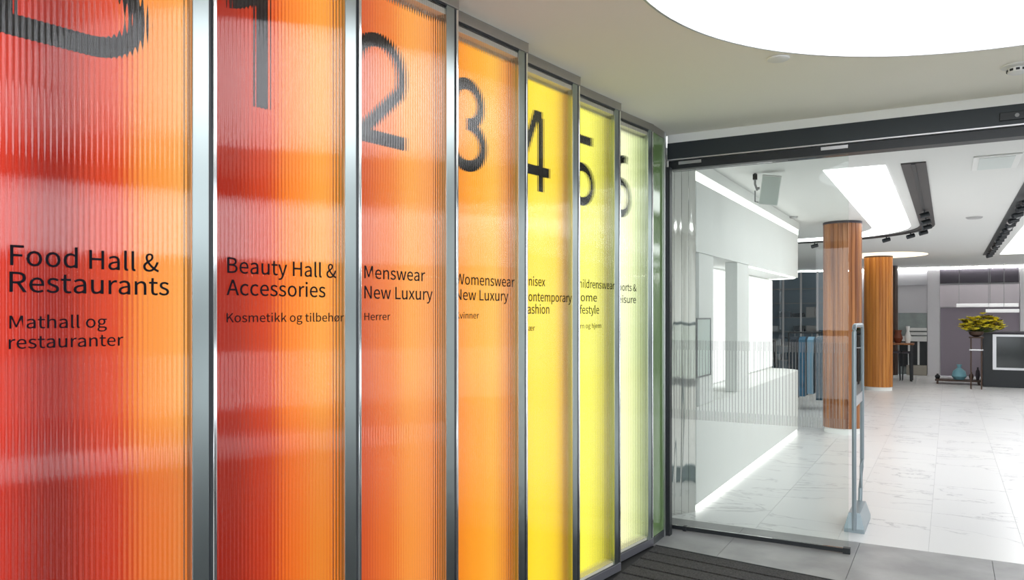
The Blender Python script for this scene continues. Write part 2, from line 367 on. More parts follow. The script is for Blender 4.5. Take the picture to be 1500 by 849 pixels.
G = {   # glyph strokes, unit height
 'B': [[(0.07, 0), (0.07, 1)], [(0.07, .06), (.55, .06)] + arc(.55, .29, .30, .23, -90, 90) + [(.07, .52)], [(.07, .94), (.5, .94)] + arc(.5, .73, .26, .21, 90, -90)],
 '1': [[(0.50, 0), (0.50, 1.0)], arc(.05, 1.0, .45, .27, -75, 0)],
 '2': [arc(.36, .66, .34, .30, 165, -28, 24) + [(.09, .07)], [(.03, .055), (.76, .055)]],
 '3': [arc(.33, .73, .27, .22, 160, -90, 24), arc(.33, .28, .32, .23, 90, -160, 24)],
 '4': [[(.56, 0), (.56, .95)], [(.60, .965), (.44, .965), (.03, .25)], [(.0, .26), (.80, .26)]],
 '5': [[(.70, .945), (.12, .945), (.08, .50)], arc(.36, .30, .33, .25, 140, -160, 28)],
 '6': [arc(.38, .31, .32, .26, 0, 360, 32), [(.07, .36), (.16, .70)] + arc(.50, .64, .34, .30, 155, 70, 12)],
}
import os
FONT = None
try:
    for kind_ in ('LOCAL', 'SYSTEM'):
        fp_ = os.path.join(bpy.utils.resource_path(kind_), 'datafiles', 'fonts', 'Noto Sans CJK Regular.woff2')   # the sans serif that ships inside Blender
        if os.path.exists(fp_): FONT = bpy.data.fonts.load(fp_); break
except Exception: FONT = None
def text_mesh(s):
    cu = bpy.data.curves.new('lettering', 'FONT'); cu.body = s; cu.size = 1; cu.extrude = 0.004; cu.offset = 0.002; cu.resolution_u = 3
    if FONT: cu.font = FONT
    o = bpy.data.objects.new('t', cu); COL.objects.link(o)
    dg = bpy.context.evaluated_depsgraph_get(); me = bpy.data.meshes.new_from_object(o.evaluated_get(dg)); me = me.copy()
    bpy.data.objects.remove(o); return me
_h = text_mesh('H'); CAPH = max(v.co.y for v in _h.vertices)
def lettering(s, parent, x, z, size, yoff, width=None, right=None):
    size = size/CAPH; me = text_mesh(s); X = [v.co.x for v in me.vertices]; mn, mx = min(X), max(X)
    sx = (width/(mx-mn)) if width else size*1.0
    if right is not None: x = right - sx*(mx-mn)
    for v in me.vertices:
        v.co = Vector((x + (v.co.x-mn)*sx, yoff - (0.0004 if v.co.z > 0 else 0), z + v.co.y*size))
    o = link('lettering', me, M_ink, parent); o['label'] = 'black printed words reading "%s"' % s; return o
def s_on(i, px):                                 # distance along panel i met by an image column (used to lay out the printing)
    ys = 0.878 + 0.6225*i; a, b = ray(px); dx, dy = ST/PL, PITCH/PL; x0, y0 = PX-ST, ys
    # (x0+s dx, y0+s dy) = z (a, b)
    det = dx*(-b) - dy*(-a); s = ((-x0)*(-b) - (-y0)*(-a))/det; return s
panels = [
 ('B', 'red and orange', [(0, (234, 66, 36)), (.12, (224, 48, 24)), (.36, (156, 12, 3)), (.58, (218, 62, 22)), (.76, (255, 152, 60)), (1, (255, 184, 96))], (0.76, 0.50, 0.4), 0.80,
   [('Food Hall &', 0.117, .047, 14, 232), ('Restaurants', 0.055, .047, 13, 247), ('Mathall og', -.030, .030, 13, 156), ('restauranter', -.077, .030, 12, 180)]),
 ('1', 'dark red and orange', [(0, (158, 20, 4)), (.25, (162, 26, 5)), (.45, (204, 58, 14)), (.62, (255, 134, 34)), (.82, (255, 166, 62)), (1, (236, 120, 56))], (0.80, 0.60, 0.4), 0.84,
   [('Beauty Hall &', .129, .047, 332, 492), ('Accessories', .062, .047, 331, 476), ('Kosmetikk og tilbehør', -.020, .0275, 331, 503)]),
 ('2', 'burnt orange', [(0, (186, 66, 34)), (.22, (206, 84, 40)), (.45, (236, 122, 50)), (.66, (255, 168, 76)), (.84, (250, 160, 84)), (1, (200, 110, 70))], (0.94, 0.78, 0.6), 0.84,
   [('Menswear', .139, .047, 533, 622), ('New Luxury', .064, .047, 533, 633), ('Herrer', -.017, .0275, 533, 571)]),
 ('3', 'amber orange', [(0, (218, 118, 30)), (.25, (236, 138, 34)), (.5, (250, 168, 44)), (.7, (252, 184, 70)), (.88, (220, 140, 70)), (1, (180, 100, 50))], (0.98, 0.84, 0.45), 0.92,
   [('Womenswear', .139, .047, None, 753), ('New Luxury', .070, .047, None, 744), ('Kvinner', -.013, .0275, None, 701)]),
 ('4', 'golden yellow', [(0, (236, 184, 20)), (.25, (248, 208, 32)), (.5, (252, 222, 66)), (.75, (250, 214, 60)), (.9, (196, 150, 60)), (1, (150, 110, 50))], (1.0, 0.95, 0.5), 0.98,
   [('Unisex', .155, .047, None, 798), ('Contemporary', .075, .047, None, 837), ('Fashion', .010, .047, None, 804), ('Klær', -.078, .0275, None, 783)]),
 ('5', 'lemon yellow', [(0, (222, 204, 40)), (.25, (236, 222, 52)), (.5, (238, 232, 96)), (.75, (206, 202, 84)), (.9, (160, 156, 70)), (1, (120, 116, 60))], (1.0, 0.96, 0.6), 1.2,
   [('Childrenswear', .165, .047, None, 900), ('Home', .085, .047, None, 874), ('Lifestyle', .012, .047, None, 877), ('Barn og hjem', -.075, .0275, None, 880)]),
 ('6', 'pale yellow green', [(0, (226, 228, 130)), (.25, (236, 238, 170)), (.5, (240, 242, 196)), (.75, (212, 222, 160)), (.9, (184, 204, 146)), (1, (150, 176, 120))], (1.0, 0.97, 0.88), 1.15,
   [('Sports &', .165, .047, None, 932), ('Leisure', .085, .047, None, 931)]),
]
POS = {0: 'the first at the left edge of the picture', 1: 'second from the left'}
for i, (dig, cname, stops, low, es, lines) in enumerate(panels):
    y0 = 0.878 + PITCH*i
    R = thing('directory_sign', 'tall %s backlit fluted glass panel showing the big %s %s' % (cname, 'letter' if dig == 'B' else 'numeral', dig), 'sign',
              (PX-ST, y0, 0), PROT, 'backlit coloured directory panels')
    fw = 0.05                                     # face of the right-hand mullion
    xg = PL-fw-.024                               # right edge of glass
    bm = fluted(xg-.012, Z0, Z1, amp=(.0015, .0013, .0010, .0006, .0004, .0004, .0004)[i]); bmesh.ops.translate(bm, vec=(.012, 0, 0), verts=bm.verts)
    obj('fluted_glass', bm, M_flute, R, smooth='auto')
    bm = BM(); box(bm, .0125, xg+.03, DEP-.006, DEP-.002, Z0-.02, Z1-.03)
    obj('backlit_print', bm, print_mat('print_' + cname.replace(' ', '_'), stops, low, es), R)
    bm = BM(); box(bm, 0.0005, PL-.001, DEP, DEP+.006, 0.0505, H-.052); obj('back_tray', bm, M_boxwall, R)
    bm = BM(); box(bm, 0.0005, .0115, .0, DEP-.001, Z0-.02, Z1+.0); obj('side_liner', bm, M_boxwall, R)
    bm = BM(); box(bm, xg+.031, PL-.001, .031, DEP-.001, Z0-.02, Z1+.0); obj('side_liner', bm, M_boxwall, R)
    bm = BM(); box(bm, .013, xg+.03, .008, DEP-.007, Z0-.0225, Z0-.0005); obj('bottom_ledge', bm, M_ledge, R)
    bm = BM(); box(bm, .013, xg+.03, .0075, DEP-.007, Z1-.029, Z1-.005); obj('top_ledge', bm, M_ledge, R)
    bm = BM(); box(bm, .0125, xg+.028, .0505, .0545, Z1-.045, Z1-.0295); obj('lamp_rail', bm, M_alu, R)
    # frame
    bm = BM(); box(bm, xg+.0002, xg+fw, -.004, .030, 0.0505, H-.0505, .0015); obj('mullion', bm, M_alu_face, R)
    bm = BM(); box(bm, xg+fw+.0002, xg+fw+.012, .002, .030, 0.0505, H-.0505); obj('gasket', bm, M_gasket, R)
    bm = BM(); box(bm, xg+fw+.0122, PL+.0005, -.006, .030, 0.0505, H-.0505, .002); obj('corner_edge', bm, M_chrome, R)
    bm = BM(); box(bm, -.0, PL+.0, -.010, DEP+.006, H-.050, H-.004, .002); obj('header', bm, M_alu_dark, R)
    bm = BM(); box(bm, -.0, PL+.0, -.012, DEP, H-.004, H-.0005); obj('ceiling_bead', bm, M_chrome, R)
    bm = BM(); box(bm, .0, xg, -.006, .006, Z1+.001, H-.0508); obj('head_gasket', bm, M_gasket, R)
    bm = BM(); box(bm, -.0, PL+.002, -.008, DEP+.006, 0.0, 0.050, .002); obj('plinth', bm, M_plinth, R)
    bm = BM(); box(bm, .0, xg, -.004, .0065, .0508, Z0-.023, .001); obj('sill_rail', bm, M_gasket, R)
    # return back to the next panel
    bm = BM(); box(bm, PL-.0035, PL, .0302, DEP+.006, 0.0505, H-.0505); obj('return_plate', bm, M_chrome, R)
    # numeral
    bm = BM(); hgt = 0.415
    for st in G[dig]:
        off = {'B': .075, '1': .065, '2': .08, '3': .09, '4': .09, '5': .09, '6': .09}[dig]
        stroke(bm, [(off + p[0]*hgt*(.98 if dig == 'B' else .86), CAMZ+.66 + p[1]*hgt) for p in st], .052, .0300, .0315)
    o = obj('numeral', bm, M_ink, R); o['label'] = 'big black %s hanging behind the fluted glass' % dig
    for (s, hz, size, pa, pb) in lines:
        xb = s_on(i, pb)
        xa = s_on(i, pa) if pa is not None else .092
        lettering(s, R, xa, CAMZ+hz, size, -.0026, xb-xa)
# green glass return at the end of the row
yE = 0.878+PITCH*7
GR = thing('glass_return', 'narrow dark green glass return at the far end of the lit panels', 'glass panel', (PX, yE+.003, 0))
bm = BM(); box(bm, -.012, .0, 0.0, .235, .052, H-.052); obj('green_pane', bm, M_green, GR)
bm = BM(); box(bm, -.03, .004, 0.006, .235, .0, .05); obj('plinth', bm, M_gasket, GR)
bm = BM(); box(bm, -.03, .004, 0.006, .235, H-.05, H-.001); obj('header', bm, M_alu_dark, GR)
bm = BM(); box(bm, -.012, .012, .237, .262, .0, H-.001, .002); obj('corner_post', bm, M_alu, GR)
# ------------------------------------------------------------------ sliding door and header
HD = thing('door_header', 'charcoal sliding door header beam running above the glass door', 'door header', (0, DOORY, 0))
zf1, zf0, zr0 = CAMZ+1.285, CAMZ+1.165, CAMZ+1.095
bm = BM(); box(bm, -1.83, 3.0, -.11, .0, zf0, zf1, .002); obj('fascia', bm, M_fascia, HD)
bm = BM(); box(bm, -1.83, 3.0, -.112, .0, zf0-.010, zf0-.001); obj('light_bead', bm, M_silver, HD)
bm = BM(); box(bm, -1.83, 3.0, -.075, .04, zr0, zf0-.011); obj('track_rail', bm, M_black, HD)
bm = BM(); box(bm, -1.83, 3.0, -.10, .10, zf1+.001, H+.0-.001); obj('white_filler', bm, M_white, HD)
for px in (1010, 1222):
    p, _ = on_y(px, DOORY-.09); bm = BM(); box(bm, p.x-.085, p.x+.085, -.085, -.076, zr0+.03, zr0+.052); obj('hanger_clip', bm, M_silver, HD)
p, _ = on_y(1484, DOORY-.11); bm = BM(); box(bm, p.x-.07, p.x+.07, -.122, -.1105, zf0+.025, zf0+.075, .003); SN = obj('sensor', bm, M_black, HD)
bm = BM(); tube(bm, [(p.x+.02, -.122, zf0+.05), (p.x+.02, -.126, zf0+.05)], .012, 12); obj('lens', bm, M_frit, SN)
bm = BM(); box(bm, -1.88, -1.782, DOORY-.196, DOORY-.14, 0.0, zr0-.002, .002)
tag(obj('jamb_post', bm, M_black), 'slim black jamb post between green glass return and sliding door', 'post')
DR = thing('sliding_door', 'clear frameless sliding glass door with a band of fine grey lines', 'door', (-1.84, DOORY, 0))
p1, _ = on_y(1243, DOORY); LW = p1.x+1.84
bm = BM(); box(bm, 0, LW, -.006, .006, .035, zr0-.0005); obj('glass_pane', bm, M_door, DR)
bm = BM(); box(bm, 0, LW+.01, -.014, .014, .006, .034, .002); obj('bottom_rail', bm, M_black, DR)
bm = BM(); box(bm, .10, .125, -.018, .018, .001, .038, .002); obj('guide_block', bm, M_black, DR)
bm = BM(); box(bm, LW-.035, LW+.012, -.022, .022, .001, .040, .002); obj('end_block', bm, M_black, DR)
bm = BM(); z0, z1 = CAMZ-.778, CAMZ-.185; n = int(LW/.022)
for k in range(n): box(bm, .004+k*.022, .0068+k*.022, -.0075, -.0065, z0, z1)
for zz in (z0, z1-.072):
    for k in range(n): box(bm, .0145+k*.022, .0170+k*.022, -.0075, -.0065, zz, zz+.072)
o = obj('line_band', bm, M_frit, DR); o['kind'] = 'stuff'; o['label'] = 'band of fine vertical grey lines printed on the glass'
# polished steel jamb, set at an angle in the opening
ja, jb = Vector((-1.975, MARY+.012)), Vector((-1.818, MARY+.275)); jw = (jb-ja).length
JB = thing('steel_jamb', 'mirror polished steel clad door jamb with wavy reflections, left of the white counter', 'door jamb', (ja.x, ja.y, 0), math.atan2(jb.y-ja.y, jb.x-ja.x))
for k in range(4):
    bm = BM(); box(bm, jw*k/4+.001, jw*(k+1)/4-.001, 0, .012, .0, HS-.002, .001); obj('steel_panel', bm, M_steel, JB)
bm = BM(); box(bm, 0.01, jw-.01, .013, .10, .0, HS-.002); obj('core', bm, M_grey2, JB)
# ------------------------------------------------------------------ white counter with canopy
CXF = -1.815
yA = MARY+.28; yEnd = on_x(1175, CXF)[0].y
def slabshape(x_front, y_start, y_end, depth, r=0.38, inset=0):
    xf = x_front-inset; ye = y_end-inset; pts = [(x_front-depth, y_start), (xf, y_start)]
    pts += [(xf-r+r*math.cos(t), ye-r+r*math.sin(t)) for t in [math.pi/2*k/10 for k in range(11)]]
    pts += [(x_front-depth, ye)]; return pts
CT = thing('reception_counter', 'long white counter with rounded end and glowing base strip', 'counter', (0, 0, 0))
bm = BM(); prism(bm, slabshape(CXF, yA, yEnd, .44), .055, .86); obj('body', bm, M_white, CT, smooth='auto')
bm = BM(); prism(bm, slabshape(CXF, yA, yEnd, .43, inset=.012), .001, .054); obj('base_light', bm, M_led, CT)
CN = thing('canopy', 'white rounded canopy hanging over the counter with a light strip along its top', 'canopy', (0, 0, 0))
bm = BM(); prism(bm, slabshape(CXF, yA, yEnd, .44), 2.15, 2.735); obj('body', bm, M_white, CN, smooth='auto')
bm = BM(); prism(bm, slabshape(CXF, yA, yEnd+.1, .44, inset=.012), 2.737, 2.815); obj('top_light', bm, M_led, CN)
bm = BM(); prism(bm, slabshape(CXF, yA, yEnd+.1, .44), 2.817, HS-.002); obj('upper_fascia', bm, M_white, CN, smooth='auto')
bm = BM(); ys2 = on_x(1099, CXF)[0].y+.05; a = slabshape(CXF, ys2, yEnd, .44, inset=.03)[1:-1]; b = slabshape(CXF, ys2, yEnd, .44, inset=.06)[1:-1]
ribbon_strip(bm, a, b, 2.136, 2.1495); obj('underside_light', bm, M_led, CN)
for lab, pa, pb in (('plain white pier beside the steel jamb, between counter and canopy', 1024, 1045), ('plain white pier in the middle of the counter, under the canopy', 1080, 1097)):
    ya, yb = max(on_x(pa, CXF-.01)[0].y, yA+.01), on_x(pb, CXF-.01)[0].y
    bm = BM(); box(bm, CXF-.13, CXF-.01, ya, yb, .861, 2.149, .003); tag(obj('counter_pier', bm, M_white), lab, 'pier', 'piers of the white counter')
FR = thing('notice_frame', 'small pale glass notice panel with thin grey frame on the first white pier', 'frame', (CXF-.008, 0, 0))
ya, yb = yA+.02, on_x(1041, CXF)[0].y
za, zb = 1.10, 1.60
for nm, q in (('frame_rail', (ya, yb, za, za+.012)), ('frame_rail', (ya, yb, zb-.012, zb)), ('frame_stile', (yb-.012, yb, za+.013, zb-.013)), ('frame_stile', (ya, ya+.012, za+.013, zb-.013))):
    bm = BM(); box(bm, 0, .012, q[0], q[1], q[2], q[3]); obj(nm, bm, M_frit, FR)
bm = BM(); box(bm, 0, .006, ya+.0125, yb-.0125, za+.0125, zb-.0125); obj('pane', bm, mat('pale_green_pane', (.66, .74, .70, 1), .3), FR)
M_bay = glow('backlit_bay', (1, 1, 1, 1), 1.25)
y1b = on_x(1078, CXF)[0].y+1.2
bm = BM(); box(bm, CXF-.46, CXF-.445, yA, yEnd+.15, .0, HS-.002); tag(obj('partition', bm, M_white), 'white partition wall standing behind the long counter', 'partition')
bm = BM(); box(bm, CXF-.444, CXF-.436, on_x(1045, CXF-.44)[0].y-.25, on_x(1080, CXF-.44)[0].y+.25, .88, 2.13); tag(obj('light_box', bm, M_bay), 'bright backlit wall panel between the two white counter piers', 'light box', 'backlit wall panels')
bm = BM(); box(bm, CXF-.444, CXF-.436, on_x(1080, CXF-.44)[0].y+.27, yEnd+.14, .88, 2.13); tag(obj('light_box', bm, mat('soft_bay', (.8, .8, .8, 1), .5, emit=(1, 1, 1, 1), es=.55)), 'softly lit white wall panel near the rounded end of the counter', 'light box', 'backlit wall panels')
# ------------------------------------------------------------------ anti-theft gate
g0 = floor_pt(1249.5, 784); GL = .60
GT = thing('security_gate', 'slim grey anti-theft gate of two upright tubes behind the glass door edge', 'security gate', (g0.x, g0.y+.08, 0))
bm = BM(); zt = 1.545; rr = .016
path = [(0, 0, .02), (0, 0, zt-.06)] + [(0, .06-.06*math.cos(t), zt-.06+.06*math.sin(t)) for t in [math.pi/2*k/6 for k in range(1, 7)]]
tube(bm, path, rr, 12); obj('front_tube', bm, M_gate, GT, smooth='auto')
path = [(0, .06, zt), (0, GL-.05, zt)] + [(0, GL-.05+.05*math.sin(t), zt-.05+.05*math.cos(t)) for t in [math.pi/2*k/6 for k in range(1, 7)]] + [(0, GL, .46), (0, GL-.03, .40), (0, GL-.13, .24), (0, GL-.15, .12)]
tube(bm := BM(), path, rr, 12); obj('rear_tube', bm, M_gate, GT, smooth='auto')
bm = BM(); box(bm, -.006, .006, .02, GL-.02, .93, 1.01, .003); obj('cross_plate', bm, M_silver, GT)
bm = BM(); box(bm, -.004, .004, .018, GL-.018, 1.012, zt-.02); obj('clear_infill', bm, M_door, GT)
bm = BM()
lo = [(-.07, .0), (.07, .0), (.07, GL-.08), (-.07, GL-.08)]; hi = [(-.04, .02), (.04, .02), (.04, GL-.14), (-.04, GL-.14)]
a = [bm.verts.new((x, y, 0)) for x, y in lo]; a2 = [bm.verts.new((x, y, .03)) for x, y in lo]; b = [bm.verts.new((x, y, .145)) for x, y in hi]
bm.faces.new(a[::-1]); bm.faces.new(b)
for q, w_ in ((a, a2), (a2, b)):
    for k in range(4): bm.faces.new((q[k], q[(k+1) % 4], w_[(k+1) % 4], w_[k]))
obj('foot_cover', bm, M_gate, GT)
# ------------------------------------------------------------------ timber columns
def column(px, z_c, dia, m, label, staves=26, halo=False):
    a, b = ray(px); x, y = a*z_c, b*z_c
    R = thing('timber_column', label, 'column', (x, y, 0), 0, 'round timber clad columns')
    bm = BM(); r = dia/2; pts = []
    for k in range(staves):
        t0, t1 = 2*math.pi*k/staves, 2*math.pi*(k+1)/staves; g = (t1-t0)*.07
        pts += [(r*math.cos(t0+g), r*math.sin(t0+g)), (r*math.cos((t0+t1)/2), r*math.sin((t0+t1)/2)), (r*math.cos(t1-g), r*math.sin(t1-g)), ((r-.008)*math.cos(t1), (r-.008)*math.sin(t1))]
    prism(bm, pts, .075, HS-.035); obj('timber_cladding', bm, m, R)
    bm = BM(); lathe(bm, [(r-.012, 0), (r-.012, .074)], 0, 0, 40); obj('white_base', bm, M_white, R, smooth='auto')
    bm = BM(); lathe(bm, [(r+.003, 0), (r+.003, .03)], 0, 0, 40, HS-.034); obj('top_collar', bm, M_dark if not halo else M_brown, R, smooth='auto')
    return Vector((x, y))
c1 = column(1234, 10.75, .50, M_wood, 'nearest round column clad in walnut brown timber strips, seen through the glass door')
c2 = column(1286.5, 16.9, .575, M_wood2, 'middle round column clad in bright honey oak strips', halo=True)
c3 = column(1298, 20.3, .56, M_brown, 'farthest round column, half hidden behind the honey oak one')
bm = BM(); q = ceil_pt(1318, 369, HS)
R = thing('cove_light', 'warm glowing oval ceiling cove beside the honey oak column', 'ceiling light', (c2.x+.15, c2.y-.25, HS-.004))
ra = [(math.cos(t)*.82, math.sin(t)*.9) for t in [2*math.pi*k/48 for k in range(48)]]
prism(bm, ra, 0, .003); obj('diffuser', bm, M_warm, R)
# ------------------------------------------------------------------ luminous ceiling bands, track slots
def band(r_in, r_out, xc, x_in, x_out, y0, yc, xend):
    L = [(x_in, y0), (x_in, yc)] + [(xc+r_in*math.cos(t), yc+r_in*math.sin(t)) for t in [math.pi/2*k/14 for k in range(1, 15)]] + [(xend, yc+r_in)]
    O = [(x_out, y0), (x_out, yc)] + [(xc+r_out*math.cos(t), yc+r_out*math.sin(t)) for t in [math.pi/2*k/14 for k in range(1, 15)]] + [(xend, yc+r_out)]
    return L, O
ys_ = ceil_pt(1207, 249, HS).y; x_in = -.975; x_out = -.475; yc = 12.45; XC = -2.3
LB = thing('luminous_band', 'long white luminous ceiling band bending left behind the walnut column', 'ceiling light', (0, 0, HS-.006))
bm = BM(); L, O = band(x_in-XC, x_out-XC, XC, x_in, x_out, ys_, yc, -5.5); ribbon_strip(bm, L, O, 0, .005); obj('diffuser', bm, M_lum, LB)
TS = thing('track_slot', 'dark curved ceiling slot with spotlights beside the long luminous band', 'track lighting', (0, 0, HS-.012))
xi, xo = -.355, -.165
bm = BM(); L, O = band(xi-XC, xo-XC, XC, xi, xo, ys_, yc, -5.5); ribbon_strip(bm, L, O, 0, .011); obj('slot', bm, mat('slot_grey', (.07, .065, .065, 1), .6), TS)
bm = BM(); L, O = band((xi+.08)-XC, (xo-.08)-XC, XC, xi+.08, xo-.08, ys_, yc, -5.5); ribbon_strip(bm, L, O, -.006, -.0005); obj('track', bm, M_black, TS)
def spot(x, y, parent, h=0):
    bm = BM(); tube(bm, [(x, y, -.007), (x, y, -.05)], .010, 8); tube(bm, [(x-.05, y-.02, -.075), (x+.05, y+.02, -.045)], .032, 12)
    o = obj('spotlight', bm, M_black, parent, smooth='auto')
for y in (10.7, 11.5, 12.2): spot(-.26, y, TS)
for t in (.25, .5, .8, 1.15, 1.45): spot(XC+(2.04)*math.cos(t), yc+2.04*math.sin(t), TS)
R2 = thing('luminous_band', 'white luminous ceiling band at the right edge of the picture', 'ceiling light', (0, 0, HS-.006))
bm = BM(); box(bm, .95, 1.75, ys_, 19.3, 0, .005); obj('diffuser', bm, M_lum, R2)
T2 = thing('track_slot', 'straight dark ceiling slot packed with spotlights at the right of the picture', 'track lighting', (0, 0, HS-.012))
bm = BM(); box(bm, .64, .83, ys_, 19.3, 0, .011); obj('slot', bm, M_black, T2)
for k in range(16): spot(.735, 9.4+k*.62, T2)
for k in range(12):
    bm = BM(); tube(bm, [(.735+.02*(-1)**k, 10.0+k*.75, -.02), (.735+.02*(-1)**k, 10.06+k*.75, -.04)], .035, 10); obj('spot_reflector', bm, M_silver, T2)
# extra luminous band added out of view to light the shop
R3 = thing('luminous_band', 'added white luminous fill band over the far right of the shop, outside the picture', 'ceiling light', (0, 0, HS-.006))
bm = BM(); box(bm, 2.7, 3.5, ys_, 19.3, 0, .005); obj('diffuser', bm, M_lum, R3)
# cassette
ca = ceil_pt(1432, 228.5, HS); AC = thing('air_cassette', 'pale square air conditioning cassette set in the shop ceiling', 'air conditioner', (ca.x+.14, ca.y+.33, HS-.013))
bm = BM(); box(bm, -.17, .17, -.33, .33, 0, .012, .003); obj('frame', bm, M_white, AC)
bm = BM(); box(bm, -.125, .125, -.29, .29, -.004, -.0002); obj('grille', bm, mat('cassette_grille', (.68, .73, .71, 1), .6), AC)
for (px, py, lab, r) in ((1427, 318, 'small grey ceiling disc between the two track slots', .10), (1162, 317, 'small grey ceiling disc to the right of the white loudspeaker', .06)):
    q = ceil_pt(px, py, HS); bm = BM(); lathe(bm, [(r*.8, -.02), (r, -.004), (r, -.001)], 0, 0, 20)
    tag(obj('ceiling_disc', bm, mat('disc_grey', (.45, .45, .45, 1), .6), None, 'auto', (q.x, q.y, HS)), lab, 'ceiling disc')
q = ceil_pt(1140, 85, H); bm = BM(); lathe(bm, [(.045, -.012), (.055, -.008), (.058, -.001)], 0, 0, 28)
tag(obj('sprinkler_cover', bm, M_white, None, 'auto', (q.x, q.y, H)), 'small flat white sprinkler cover on the entrance ceiling beside the round light', 'sprinkler cover')
q = ceil_pt(1490, 96, H); SD = thing('smoke_detector', 'white smoke detector with dark vent slots on the entrance ceiling, right edge', 'smoke detector', (q.x, q.y, H))
bm = BM(); lathe(bm, [(.05, -.016), (.075, -.008), (.08, -.001)], 0, 0, 28); obj('base_plate', bm, M_white, SD, 'auto')
bm = BM(); lathe(bm, [(.03, -.045), (.045, -.038), (.048, -.0165)], 0, 0, 24); obj('sensor_dome', bm, M_white, SD, 'auto')
for k in range(10):
    t = 2*math.pi*k/10; bm = BM(); box(bm, -.009, .009, .0475, .0500, -.034, -.022); bmesh.ops.rotate(bm, verts=bm.verts, cent=(0, 0, 0), matrix=Matrix.Rotation(t, 3, 'Z')); obj('vent_slot', bm, M_black, SD)
# loudspeaker
a, b = ray(1128); zz = 7.0; spx, spy = a*zz, b*zz; sz = CAMZ+(HY-278)/F*zz
SP = thing('loudspeaker', 'small pale grey loudspeaker tilted down from the shop ceiling', 'loudspeaker', (spx, spy, sz), math.radians(10))
bm = BM(); box(bm, -.085, .085, -.07, .07, -.13, .13, .012); bmesh.ops.rotate(bm, verts=bm.verts, cent=(0, 0, 0), matrix=Matrix.Rotation(math.radians(14), 3, 'X') @ Matrix.Rotation(math.radians(8), 3, 'Y')); obj('cabinet', bm, M_white, SP)
bm = BM(); box(bm, -.078, .078, -.076, -.071, -.122, .122, .002); bmesh.ops.rotate(bm, verts=bm.verts, cent=(0, 0, 0), matrix=Matrix.Rotation(math.radians(14), 3, 'X') @ Matrix.Rotation(math.radians(8), 3, 'Y')); obj('grille', bm, M_speaker, SP)
bm = BM(); tube(bm, [(-.13, 0, HS-sz-.001), (-.13, 0, .06), (-.11, 0, .0)], .010, 8); tube(bm, [(-.115, 0, .02), (-.09, 0, .02)], .012, 8); tube(bm, [(-.13, 0, -.0), (-.13, 0, -.10), (-.09, 0, -.11)], .006, 8); obj('bracket', bm, M_frit, SP, 'auto')
bm = BM(); box(bm, -.15, -.11, -.02, .02, .10, .15, .003); obj('bracket_joint', bm, M_black, SP)
# ------------------------------------------------------------------ back of the shop
Y = BACKY-.03
def wallbox(name, px0, px1, py0, py1, m, t=.03, Yp=None, parent=None, bev=0):
    Yp = Yp or BACKY-.003; a_, b_ = at(px0, py1, Yp), at(px1, py0, Yp)
    bm = BM(); box(bm, a_.x, b_.x, Yp-t, Yp, max(a_.z, .002), min(b_.z, HS-.002), bev); return obj(name, bm, m, parent)
SF = thing('shop_front', 'grey inner shop front with dark sign panel and deep mauve opening at the back wall', 'shop front')
wallbox('sign_panel', 1377, 1492, 390.5, 415, M_dark, .06, parent=SF)
wallbox('grey_panel', 1314, 1358, 392, 418, mat('panel_grey', srgb(170, 170, 174), .6), .04, parent=SF)
wallbox('upper_band', 1377, 1493, 415.5, 449.5, mat('band_grey', srgb(222, 214, 220), .7), .05, parent=SF)
wallbox('curtain', 1378, 1493, 450, 551, M_mauve, .02, parent=SF)
wallbox('pillar', 1359, 1376.5, 391, 551, M_grey2, .12, parent=SF)
wallbox('pillar', 1494, 1512, 391, 551, M_grey2, .12, parent=SF)
a_ = at(1100, 389, BACKY-.2)
bm = BM(); box(bm, -5.9, 4.3, BACKY-.13, BACKY-.125+.03, HS-.06, HS-.012); tag(obj('cove_strip', bm, glow('back_cove_led', (1, .99, .97, 1), 16)), 'thin white light strip along the top of the back wall', 'light strip')
for x0, x1, y0, lab in ((1401, 1492, 447, 'upper long white tube lamp in front of the mauve curtain'), (1444, 1493, 455, 'lower short white tube lamp in front of the mauve curtain')):
    yl = BACKY-.6 if x0 < 1420 else BACKY-.85; p0, p1 = at(x0, y0, yl), at(x1, y0, yl)
    R = thing('tube_lamp', lab, 'lamp', (p0.x, p0.y, p0.z), 0, 'hanging tube lamps')
    bm = BM(); tube(bm, [(0, 0, 0), (p1.x-p0.x, 0, 0)], .045, 10); obj('tube', bm, mat('tube_white', (.8, .8, .8, 1), .4, emit=(1, 1, 1, 1), es=.35), R, 'auto')
    for q in (.06, (p1.x-p0.x)*.55):
        bm = BM(); tube(bm, [(q, 0, .045), (q, 0, HS-p0.z-.001)], .006, 6); obj('cord', bm, M_silver, R)
# window bay with desk and stock
WD = thing('display_window', 'shop window with white shelves and black fittings left of the light grey pillar', 'display window')
wallbox('window_glass', 1316, 1358, 458, 549, mat('window_pale', srgb(150, 160, 158), .4, var=.25, vscale=2.5), .02, parent=WD)
wallbox('dark_interior', 1318, 1358, 494, 536, M_black, .03, BACKY-.03, parent=WD)
for k, (y0, y1, x0) in enumerate(((480, 484, 1332), (486, 490, 1330), (492, 499, 1322))): wallbox('shelf', x0, 1358, y0, y1, M_white, .25, BACKY-.07, parent=WD)
for x0 in (1330, 1344): wallbox('white_post', x0, x0+3, 500, 534, M_white, .03, BACKY-.07, parent=WD)
wallbox('stone_base', 1328, 1358, 535, 549, mat('beige_stone', srgb(168, 162, 150), .6), .1, BACKY-.065, parent=WD)
